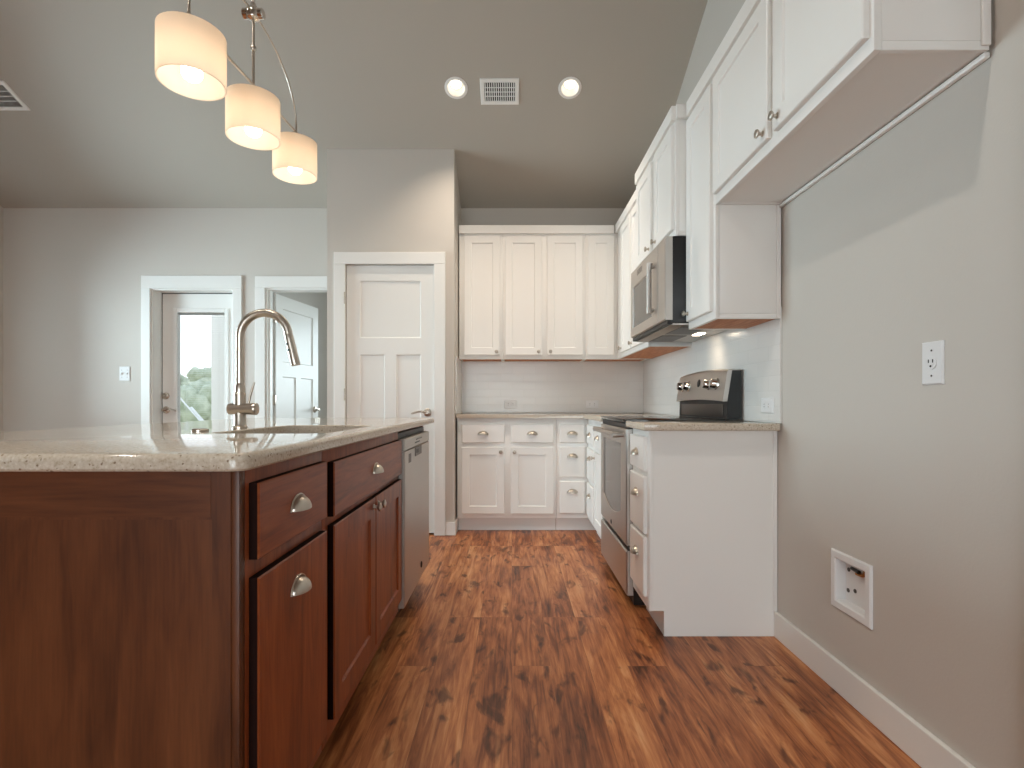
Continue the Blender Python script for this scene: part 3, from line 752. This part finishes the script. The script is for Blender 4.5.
# ------------------------------------------------------------------ range
ry0, ry1 = 2.546, 3.278
rg = thing('range', 'stainless steel electric range with a black glass cooktop', 'range', (.84, (ry0+ry1)/2, 0))
fR = front('x-', .590)
MB().box(.5905, 1.108, ry0+.002, ry1-.002, .015, .899, bev=.002).build('body', 'dark', rg)
MB().box(.552, 1.045, ry0, ry1, .8995, .917, bev=.004).build('cooktop', 'blackglass', rg)
for cx, cy, rr in ((.70,2.73,.095), (.70,3.08,.075), (.90,2.73,.075), (.90,3.08,.095)):
    MB().loft([[(cx+(rr+s)*math.cos(2*PI*k/40), cy+(rr+s)*math.sin(2*PI*k/40), .9173+h_) for k in range(40)] for s, h_ in ((0,0), (.0002,.0003), (.0015,.0003), (.0017,0))], 0, False, False).build('burner_ring', 'darksteel', rg)
# oven door with an arched window
def window_loop(y0, y1, z0, z1, drop, d, n=12):
    pts = [fR(y0 + (y1-y0)*k/n, d, z0 + drop*(1-(2*k/n-1)**2)*-1) for k in range(n+1)]
    return pts + [fR(y1, d, z1), fR(y0, d, z1)]
mb = MB()
dy0, dy1, dz0, dz1 = ry0+.004, ry1-.004, .302, .868
mb.rings(fR, [(dy0,dy1,dz0,dz1,.0008), (dy0,dy1,dz0,dz1,.030)], cap0=True)
bm = mb.bm; bm.faces.ensure_lookup_table()
bmesh.ops.delete(bm, geom=[bm.faces[-1]], context='FACES_ONLY')
e_ = .006
outer = [fR(dy0,.030,dz0), fR(dy1,.030,dz0), fR(dy1,.030,dz1), fR(dy0,.030,dz1)]
inner = [fR(dy0+e_,.036,dz0+e_), fR(dy1-e_,.036,dz0+e_), fR(dy1-e_,.036,dz1-e_), fR(dy0+e_,.036,dz1-e_)]
mb.loft([outer, inner], 0, False, False)
wy0, wy1, wz0, wz1 = 2.672, 3.178, .452, .792
mb.holed([inner, window_loop(wy0, wy1, wz0, wz1, .05, .036)])
mb.loft([window_loop(wy0, wy1, wz0, wz1, .05, .036), window_loop(wy0+.003, wy1-.003, wz0+.003, wz1-.003, .05, .030)], 0, False, False)
od = mb.build('oven_door', 'steel', rg, angle=25)
MB().loft([window_loop(wy0+.003, wy1-.003, wz0+.003, wz1-.003, .05, .026), window_loop(wy0+.003, wy1-.003, wz0+.003, wz1-.003, .05, .0305)], 0).build('oven_window', 'ovenglass', od)
mb = MB()
mb.tube([fR(2.605,.084,.838), fR(2.68,.088,.840), fR(2.912,.092,.841), fR(3.15,.088,.840), fR(3.225,.084,.838)], .0115, 0, 14)
for yy in (2.612, 3.218):
    mb.tube([fR(yy,.0355,.838), fR(yy,.090,.838)], [.011,.0145], 0, 14)
mb.build('handle', 'steel', od, angle=50)
MB().lathe(fR(2.93,.0362,.335), (-1,0,0), [(.013,0), (.013,.0015), (.009,.003), (.001,.0031)], n=20).build('badge', 'dark', od)
MB().rings(fR, [(dy0,dy1,.868+.0005,.8945,.0008), (dy0,dy1,.8685,.8945,.024)]).build('vent_slot', 'dark', rg)
o = MB().rings(fR, [(dy0,dy1,.060,.276,.0008), (dy0,dy1,.060,.276,.028), (dy0+.006,dy1-.006,.066,.270,.035)]).build('storage_drawer', 'steel', rg)
MB().rings(fR, [(dy0+.002,dy1-.002,.2765,.3015,.0008), (dy0+.002,dy1-.002,.2765,.3015,.010)]).build('drawer_grip', 'dark', rg)
for yy in (ry0+.06, ry1-.06):
    for xx in (.64, 1.05): MB().lathe((xx, yy, .0005), (0,0,1), [(.018,0), (.018,.008), (.010,.010), (.010,.0142)], n=14).build('foot', 'dark', rg)
# backguard
MB().prism([(1.044,ry0+.003,.9175), (1.1125,ry0+.003,.9175), (1.1125,ry0+.003,1.155), (1.070,ry0+.003,1.155), (1.048,ry0+.003,1.012), (1.046,ry0+.003,1.000)], (0,ry1-ry0-.006,0)).build('backguard', 'dark', rg)
mb = MB(); n = 16
def guard(k, z, top):
    y = ry0+.006 + (ry1-ry0-.012)*k/n; bow = 1-(2*k/n-1)**2
    return y, z + (.014*bow if top else .010*bow)
lo = []
for k in range(n+1):
    y, zb = guard(k, 1.004, False); _, zt_ = guard(k, 1.160, True)
    lo.append([(1.024,y,zb), (1.027,y,zb+.02), (1.046,y,zt_-.016), (1.052,y,zt_-.005), (1.062,y,zt_), (1.110,y,zt_), (1.110,y,zt_-.010), (1.072,y,zt_-.010), (1.050,y,zb)])
mb.loft(lo, 0, True, True)
cp = mb.build('control_panel', 'steel', rg, angle=50)
sl = Vector((-1,0,.16)).normalized()
def pan(y, z): return Vector((1.027 + .019*(z-1.024)/.12 - .0012, y, z))
for yy in (2.655, 2.755, 3.075, 3.18):
    p = pan(yy, 1.092)
    o = MB().lathe(p, sl, [(.030,0), (.030,.004), (.025,.007), (.022,.032), (.019,.036), (.001,.0365)], n=22).build('control_knob', 'chrome', cp, angle=40)
    q = p + sl*.0368
    MB().box(q.x-.004, q.x, yy-.003, yy+.003, 1.080, 1.108, bev=.001).build('pointer', 'steel', o)
p = pan(2.915, 1.105)
MB().lathe(p, sl, [(.022,0), (.022,.003), (.017,.005), (.001,.0052)], n=24).build('clock_display', 'dark', cp)
MB().box(1.0455-.004, 1.0455, ry0+.05, ry1-.05, .926, .990, bev=.001).build('backguard_grille', 'darksteel', rg)

# ------------------------------------------------------------------ microwave
my0, my1, mz0, mz1 = 2.536, 3.262, 1.378, 1.803
mw = thing('microwave', 'stainless over-the-range microwave under the white cabinets above the range', 'microwave', (.95, 2.91, mz0))
MB().box(.777, XE-.0095, my0, my1, mz0+.006, mz1, bev=.002).build('casing', 'dark', mw)
fM = front('x-', .7765)
ms = 2.655
def mdoor():
    mb = MB()
    a, b, c, d = ms+.003, my1, mz0+.020, mz1-.001
    rect = lambda u0,u1,w0,w1,dd: [fM(u0,dd,w0), fM(u1,dd,w0), fM(u1,dd,w1), fM(u0,dd,w1)]
    mb.loft([rect(a,b,c,d,.0005), rect(a,b,c,d,.032), rect(a+.005,b-.005,c+.005,d-.005,.038)], 0, True, False)
    mb.holed([rect(a+.005,b-.005,c+.005,d-.005,.038), rect(2.775,3.215,1.452,1.700,.038)])
    mb.loft([rect(2.775,3.215,1.452,1.700,.038), rect(2.779,3.211,1.456,1.696,.033)], 0, False, False)
    return mb.build('door', 'steel', mw, angle=25)
md = mdoor()
MB().rings(fM, [(2.779,3.211,1.456,1.696,.0285), (2.779,3.211,1.456,1.696,.0333)]).build('window', 'microglass', md)
mb = MB(); mb.tube([fM(2.735,.060,1.462), fM(2.735,.064,1.50), fM(2.735,.064,1.685), fM(2.735,.060,1.722)], [.017,.0125,.0125,.017], 0, 14)
for z in (1.480, 1.705): mb.tube([fM(2.735,.0375,z), fM(2.735,.062,z)], [.010,.010], 0, 12)
mb.build('handle', 'steel', md, angle=50)
o = MB().rings(fM, [(my0,ms,mz0+.020,mz1-.001,.0005), (my0,ms,mz0+.020,mz1-.001,.032), (my0+.005,ms-.003,mz0+.025,mz1-.006,.038)]).build('control_panel', 'steel', mw)
MB().rings(fM, [(ms-.0028,ms+.0028,mz0+.022,mz1-.003,.0005), (ms-.0028,ms+.0028,mz0+.022,mz1-.003,.030)]).build('door_seam', 'dark', mw)
mb = MB()
for k in range(4): mb.rings(fM, [(2.98,3.10,1.748+k*.008,1.7515+k*.008,.0382), (2.98,3.10,1.748+k*.008,1.7515+k*.008,.0386)])
mb.build('badge', 'darksteel', md)
MB().rings(fM, [(my0,my1,mz0,mz0+.0195,.0005), (my0,my1,mz0,mz0+.0195,.026)]).build('lower_vent', 'dark', mw)
und = MB().box(.775, XE-.012, my0+.004, my1-.004, mz0-.004, mz0+.0055, bev=.002).build('underside', 'steel', mw)
mb = MB()
for a, b in ((2.60, 2.88), (2.94, 3.22)): mb.box(.84, .98, a, b, mz0-.0065, mz0-.0042)
mb.build('grease_filter', 'darksteel', und)
MB().box(1.005, 1.045, 2.83, 2.93, mz0-.007, mz0-.0042, bev=.001).build('lamp_lens', 'hoodlamp', und)
ld = bpy.data.lights.new('hood_lamp_light', 'SPOT'); ld.energy = 1.7; ld.color = (1,.82,.62); ld.spot_size = 2.0; ld.spot_blend = 1.0; ld.shadow_soft_size = .05
lo_ = bpy.data.objects.new('hood_lamp_light', ld); C.objects.link(lo_); lo_.location = (1.03, 2.86, mz0-.012)
lo_.rotation_euler = Vector((.25,0,-1)).to_track_quat('-Z','Y').to_euler()

# ------------------------------------------------------------------ wall devices
def outlet(label, face, plane, u, w, hu, hw, kind):
    fr = front(face, plane)
    r = thing('power_outlet' if kind != 'switch' else 'light_switch', label, 'outlet' if kind != 'switch' else 'light switch', fr(u, 0, w-hw))
    MB().rings(fr, [(u-hu,u+hu,w-hw,w+hw,.0004), (u-hu,u+hu,w-hw,w+hw,.003), (u-hu+.004,u+hu-.004,w-hw+.004,w+hw-.004,.006)]).build('cover_plate', 'plastic', r)
    o = Vector(outward(face))
    def dot(uu, ww, rr, dd, m, name, hgt=.0008):
        return MB().lathe(fr(uu, dd, ww), o, [(rr,0), (rr,hgt), (rr*.6,hgt+.0003), (.0002,hgt+.0003)], n=16).build(name, m, r)
    if kind == 'single':
        f = dot(u, w, .0175, .0061, 'plastic', 'receptacle', .002)
        mb = MB()
        mb.rings(fr, [(u-.0085,u-.0055,w+.001,w+.010,.0088), (u-.0085,u-.0055,w+.001,w+.010,.0092)]); mb.rings(fr, [(u+.0055,u+.0085,w+.001,w+.010,.0088), (u+.0055,u+.0085,w+.001,w+.010,.0092)])
        mb.lathe(fr(u, .0088, w-.008), o, [(.003,0), (.003,.0006), (.0002,.0007)], n=10); mb.build('slots', 'dark', r)
        for dz in (-.034, .034): dot(u, w+dz, .0028, .0061, 'darksteel', 'screw')
    elif kind == 'duplex':
        for s in (-.0195, .0195):
            MB().rings(fr, [(u+s-.0135,u+s+.0135,w-.016,w+.016,.0061), (u+s-.0125,u+s+.0125,w-.015,w+.015,.0078)]).build('receptacle', 'plastic', r)
            mb = MB()
            for q in (-.006, .006): mb.rings(fr, [(u+s-.004,u+s+.004,w+q-.0011,w+q+.0011,.0079), (u+s-.004,u+s+.004,w+q-.0011,w+q+.0011,.0083)])
            mb.build('slots', 'dark', r)
    else:
        for s in (-.023, .023):
            mb = MB(); mb.rings(fr, [(u+s-.0045,u+s+.0045,w-.010,w+.010,.0061), (u+s-.004,u+s+.004,w+.000,w+.008,.015)]); mb.build('toggle', 'plastic', r)
            for dz in (-.03, .03): dot(u+s, w+dz, .0028, .0061, 'darksteel', 'screw')
    return r
outlet('white power outlet with one round receptacle alone on the bare grey wall', 'x-', XE, 1.409, 1.103, .036, .058, 'single')
outlet('white sideways power outlet on the back-wall tiles nearer the pantry', 'y-', YN-.008, -.012, .985, .055, .034, 'duplex')
outlet('white sideways power outlet on the back-wall tiles nearer the corner and range', 'y-', YN-.008, .685, .985, .055, .034, 'duplex')
outlet('white sideways power outlet on the tiles beside the range, at the tile edge', 'x-', XE-.008, 2.305, .985, .055, .034, 'duplex')
outlet('white double light switch on the grey wall left of the glazed patio door', 'y-', YN, -3.317, 1.247, .046, .062, 'switch')
# recessed icemaker supply box
fr = front('x-', XE); bu0, bu1, bw0, bw1 = 1.645, 1.851, .286, .485
ib = thing('icemaker_supply_box', 'white recessed water supply box low on the bare grey wall', 'utility box', (XE, 1.748, .286))
rect = lambda i, d: [fr(bu0+i,d,bw0+i), fr(bu1-i,d,bw0+i), fr(bu1-i,d,bw1-i), fr(bu0+i,d,bw1-i)]
MB().loft([rect(0,.0004), rect(0,.006), rect(.004,.010), rect(.024,.010), rect(.028,.006), rect(.031,-.026)], 0, False, True).build('box_frame', 'plastic', ib)
mb = MB()
for a, b in ((1.803,.424), (1.806,.352), (1.770,.362)): mb.lathe(fr(a,-.0255,b), (-1,0,0), [(.007,0), (.007,.002), (.0002,.0022)], n=12)
mb.build('knockout', 'darksteel', ib)
o = MB().tube([fr(1.700,-.014,.452), fr(1.700,-.014,.440), fr(1.715,-.013,.432), fr(1.742,-.012,.430)], [.007,.008,.007,.006], 0, 12).build('valve', 'brass', ib, angle=50)
MB().tube([fr(1.722,-.006,.440), fr(1.760,-.006,.443)], [.007,.005], 0, 8).build('valve_handle', 'dark', o)
# cut the box hole into the east wall
w = bpy.data.objects['wall_east']; cut = MB().box(XE-.05, XE+.085, bu0+.02, bu1-.02, bw0+.02, bw1-.02).build('cutter', 'wall')
cut_out(w, cut); struct(w)

# ------------------------------------------------------------------ ceiling fittings
def downlight(i, label):
    c = can_center(i)
    r = thing('ceiling_downlight', label, 'downlight', c, 'recessed downlights')
    k = 32
    ring = lambda rad, off: circ(c, rad, off, k)
    MB().loft([ring(CAN_R-.003,.0), ring(CAN_R-.003,-.005), ring(CAN_R+.008,-.006), ring(CAN_R+.016,-.003), ring(CAN_R+.016,-.0004)], 0, False, False).build('trim_ring', 'trim', r)
    MB().loft([ring(CAN_R-.0035,.0), ring(CAN_R-.006,.03), ring(CAN_R-.012,.052)], 0, False, True).build('reflector', 'trim', r)
    lens = lambda rad, off: circ(c - SL*.020, rad, off, k)
    MB().loft([lens(.030,.050), lens(.036,.030), lens(.037,.012), lens(.030,.008), lens(.001,.007)], 0, True, True).build('lamp', 'led', r)
    d = bpy.data.lights.new('downlight_beam', 'SPOT'); d.energy = 54; d.color = (1,.84,.68); d.spot_size = 2.0; d.spot_blend = 1.0; d.shadow_soft_size = .03
    o = bpy.data.objects.new('downlight_beam', d); C.objects.link(o); o.location = c + NRM*.010
    o.rotation_euler = Vector((0,0,-1)).to_track_quat('-Z','Y').to_euler()
downlight(0, 'lit recessed ceiling downlight on the pantry side of the square vent')
downlight(1, 'lit recessed ceiling downlight on the cabinet side of the square vent')
def vent(label, x0, x1, y0, y1, nb=14):
    yc = (y0+y1)/2; o = Vector(((x0+x1)/2, yc, zc(yc)))
    r = thing('ceiling_vent', label, 'vent', o)
    hx, hs = (x1-x0)/2, (y1-y0)/2*math.sqrt(1+.449**2)
    P = lambda u, s, d: o + Vector((1,0,0))*u + SL*s + NRM*d
    rc = lambda ix, d: [P(-hx+ix,-hs+ix,d), P(hx-ix,-hs+ix,d), P(hx-ix,hs-ix,d), P(-hx+ix,hs-ix,d)]
    MB().loft([rc(0,.0004), rc(0,.004), rc(.005,.008), rc(.026,.008), rc(.028,.003)], 0, False, False).build('vent_frame', 'trim', r)
    MB().loft([rc(.028,.0006), rc(.028,.0012)], 0, True, True).build('duct_opening', 'shadowgap', r)
    mb = MB(); ww = 2*hx-.056
    for k in range(nb):
        u = -hx+.028 + ww*(k+.5)/nb; q = ww/nb*.30
        mb.loft([[P(u-q,-hs+.029,.002), P(u+q*.2,-hs+.029,.0075), P(u+q*.5,-hs+.029,.0075), P(u-q*.7,-hs+.029,.002)], [P(u-q,hs-.029,.002), P(u+q*.2,hs-.029,.0075), P(u+q*.5,hs-.029,.0075), P(u-q*.7,hs-.029,.002)]], 0)
    for s in (-.33, 0, .33): 
        mb.loft([[P(-hx+.029,s*2*hs*.5-.002,.003), P(-hx+.029,s*2*hs*.5+.002,.003), P(-hx+.029,s*2*hs*.5+.002,.0072), P(-hx+.029,s*2*hs*.5-.002,.0072)], [P(hx-.029,s*2*hs*.5-.002,.003), P(hx-.029,s*2*hs*.5+.002,.003), P(hx-.029,s*2*hs*.5+.002,.0072), P(hx-.029,s*2*hs*.5-.002,.0072)]], 0)
    mb.build('louvres', 'trim', r)
vent('square white ceiling vent between the two recessed downlights', -.213, .048, 3.455, 3.625)
vent('white ceiling vent over the living area, at the left edge of the photo', -3.95, -3.36, 3.47, 3.665, 70)

# linear three-light pendant over the island
px = -1.0; ys = (1.64, 2.03, 2.42); zb = 2.018; sh_h = .155; sh_r = .096; zbar = 2.225
TILT = .062       # the bar hangs slightly out of level
dz = lambda y: (y-ys[1])*TILT
pe = thing('pendant_light', 'three-shade linear pendant with bowed nickel rods hanging over the island', 'pendant light', (px, ys[1], zb))
MB().tube([(px,ys[0]-.02,zbar+dz(ys[0]-.02)), (px,ys[2]+.02,zbar+dz(ys[2]+.02))], .0048, 0, 10).build('bar', 'nickel', pe, angle=50)
bow = [(px, ys[1]-.405*math.cos(t), zbar+.005 + dz(ys[1]-.405*math.cos(t)) + .275*math.sin(t)**.85) for t in [PI*k/40 for k in range(41)]]
MB().tube(bow, .0042, 0, 8).build('bow_rod', 'nickel', pe, angle=50)
mb = MB(); mb.lathe((px,ys[1],2.475), (0,0,1), [(.012,0), (.024,.006), (.030,.022), (.024,.040), (.014,.050), (.009,.066)], n=20)
mb.lathe((px-.04,ys[1],2.50), (1,0,0), [(.016,0), (.020,.004), (.020,.020), (.012,.026), (.012,.054), (.020,.060), (.020,.076), (.016,.080)], n=18)
mb.build('hub', 'chrome', pe, angle=40)
MB().tube([(px,ys[1],zbar+.003), (px,ys[1],2.476)], .0055, 0, 10).lathe((px,ys[1],2.355), (0,0,1), [(.006,0), (.011,.006), (.011,.018), (.006,.024)]).build('stem', 'nickel', pe, angle=50)
zc0 = zc(ys[1])
MB().tube([(px,ys[1],2.534), (px,ys[1],zc0-.028)], .0055, 0, 10).build('hanging_rod', 'nickel', pe, angle=50)
MB().lathe((px,ys[1],zc0-.030), (0,0,1), [(.012,0), (.055,.006), (.062,.014), (.062,.030)], n=28).build('canopy', 'nickel', pe)
for y in ys:
    n = 40; mb = MB(); z0 = zb + dz(y)
    cyl = lambda r_, z: [(px+r_*math.cos(2*PI*k/n), y+r_*math.sin(2*PI*k/n), z) for k in range(n)]
    mb.loft([cyl(sh_r,z0), cyl(sh_r,z0+sh_h), cyl(sh_r-.004,z0+sh_h), cyl(sh_r-.004,z0), cyl(sh_r,z0)], 0, False, False)
    so = mb.build('lamp_shade', 'shade', pe, angle=40)
    mb = MB().lathe((px,y,z0+sh_h-.012), (0,0,1), [(.024,0), (.024,.006), (.016,.014), (.010,.024), (.009,zbar-zb-sh_h+.008)], n=24)
    for k in range(3):
        a = 2*PI*k/3+.3; mb.tube([(px+.020*math.cos(a),y+.020*math.sin(a),z0+sh_h-.009), (px+(sh_r-.0045)*math.cos(a),y+(sh_r-.0045)*math.sin(a),z0+sh_h-.009)], .002, 0, 6)
    mb.build('shade_fitter', 'nickel', so)
    MB().lathe((px,y,z0+.098), (0,0,1), [(.018,0), (.018,sh_h-.1105), (.010,sh_h-.1102)], n=18).build('socket', 'plastic', so)
    MB().lathe((px,y,z0+.008), (0,0,1), [(.001,0), (.014,.002), (.024,.009), (.030,.022), (.029,.036), (.022,.056), (.014,.074), (.013,.0895)], n=24).build('bulb', 'bulb', so, angle=60)

# ------------------------------------------------------------------ outside the patio door
struct(MB().box(-7.5, -2.37, YN+.13, 7.2, -.22, -.05).build('porch_slab', 'outconcrete'))
struct(MB().box(-60, 40, 7.25, 90, -.7, -.5).build('lawn', 'grass'))
mb = MB(); mb.box(-3.555, -3.20, 6.2, 6.55, -.0495, 2.9, bev=.01); mb.box(-3.58, -3.175, 6.175, 6.575, -.0497, .12, bev=.008)
tag(mb.build('porch_post', 'cream'), 'square cream porch post seen through the patio door glass', 'post')
hr = thing('handrail', 'thin white sloping handrail outside the patio door glass', 'handrail', (-4.25, 7.0, -.05))
def hp(x, z, y=6.95): return (x, y, z)
MB().tube([hp(-4.60, 1.30), hp(-3.99, .60)], .011, 0, 8).build('top_rail', 'plastic', hr)
MB().tube([hp(-4.25, .94), hp(-4.02, .68)], .016, 0, 8).build('lower_rail', 'plastic', hr)
for xx, zt_ in ((-4.58, 1.28), (-4.00, .61)): MB().box(xx-.012, xx+.012, 6.938, 6.962, -.0495, zt_).build('post', 'plastic', hr)
def tree(label, x, y, hgt, rad, seed):
    r = thing('tree', label, 'tree', (x, y, -.5), 'trees beyond the patio')
    MB().tube([(x,y,-.5), (x+.1,y,hgt*.3), (x,y,hgt*.55)], [.16,.12,.08], 0, 10).build('trunk', 'bark', r)
    rnd = random.Random(seed); bm = bmesh.new()
    for k in range(16):
        a = rnd.uniform(0, 2*PI); q = rnd.uniform(0, rad*.75); z = rnd.uniform(hgt*.15, hgt*.82)
        mtx = Matrix.Translation((x+q*math.cos(a), y+q*math.sin(a), z))
        s = bmesh.ops.create_icosphere(bm, subdivisions=3, radius=rad*rnd.uniform(.38,.58), matrix=mtx)
        c_ = Vector(mtx.translation)
        for v in s['verts']:
            v.co = c_ + (v.co-c_)*rnd.uniform(.82, 1.16)
    mb = MB(); mb.bm.free(); mb.bm = bm
    for f in bm.faces: f.smooth = True
    mb.build('crown', 'leaf', r, angle=180)
tree('leafy tree with a round crown, beyond the patio door, nearest the latch side', -15.9, 24, 2.9, .9, 1)
tree('lower leafy tree in the middle of the patio door view', -16.6, 29, 2.8, 1.3, 2)
tree('leafy tree beyond the patio door, right beside the porch post', -13.9, 24, 2.9, .9, 3)
tree('small bushy tree in front of the tree line outside the patio door', -11.6, 19.5, 1.5, 1.2, 4)
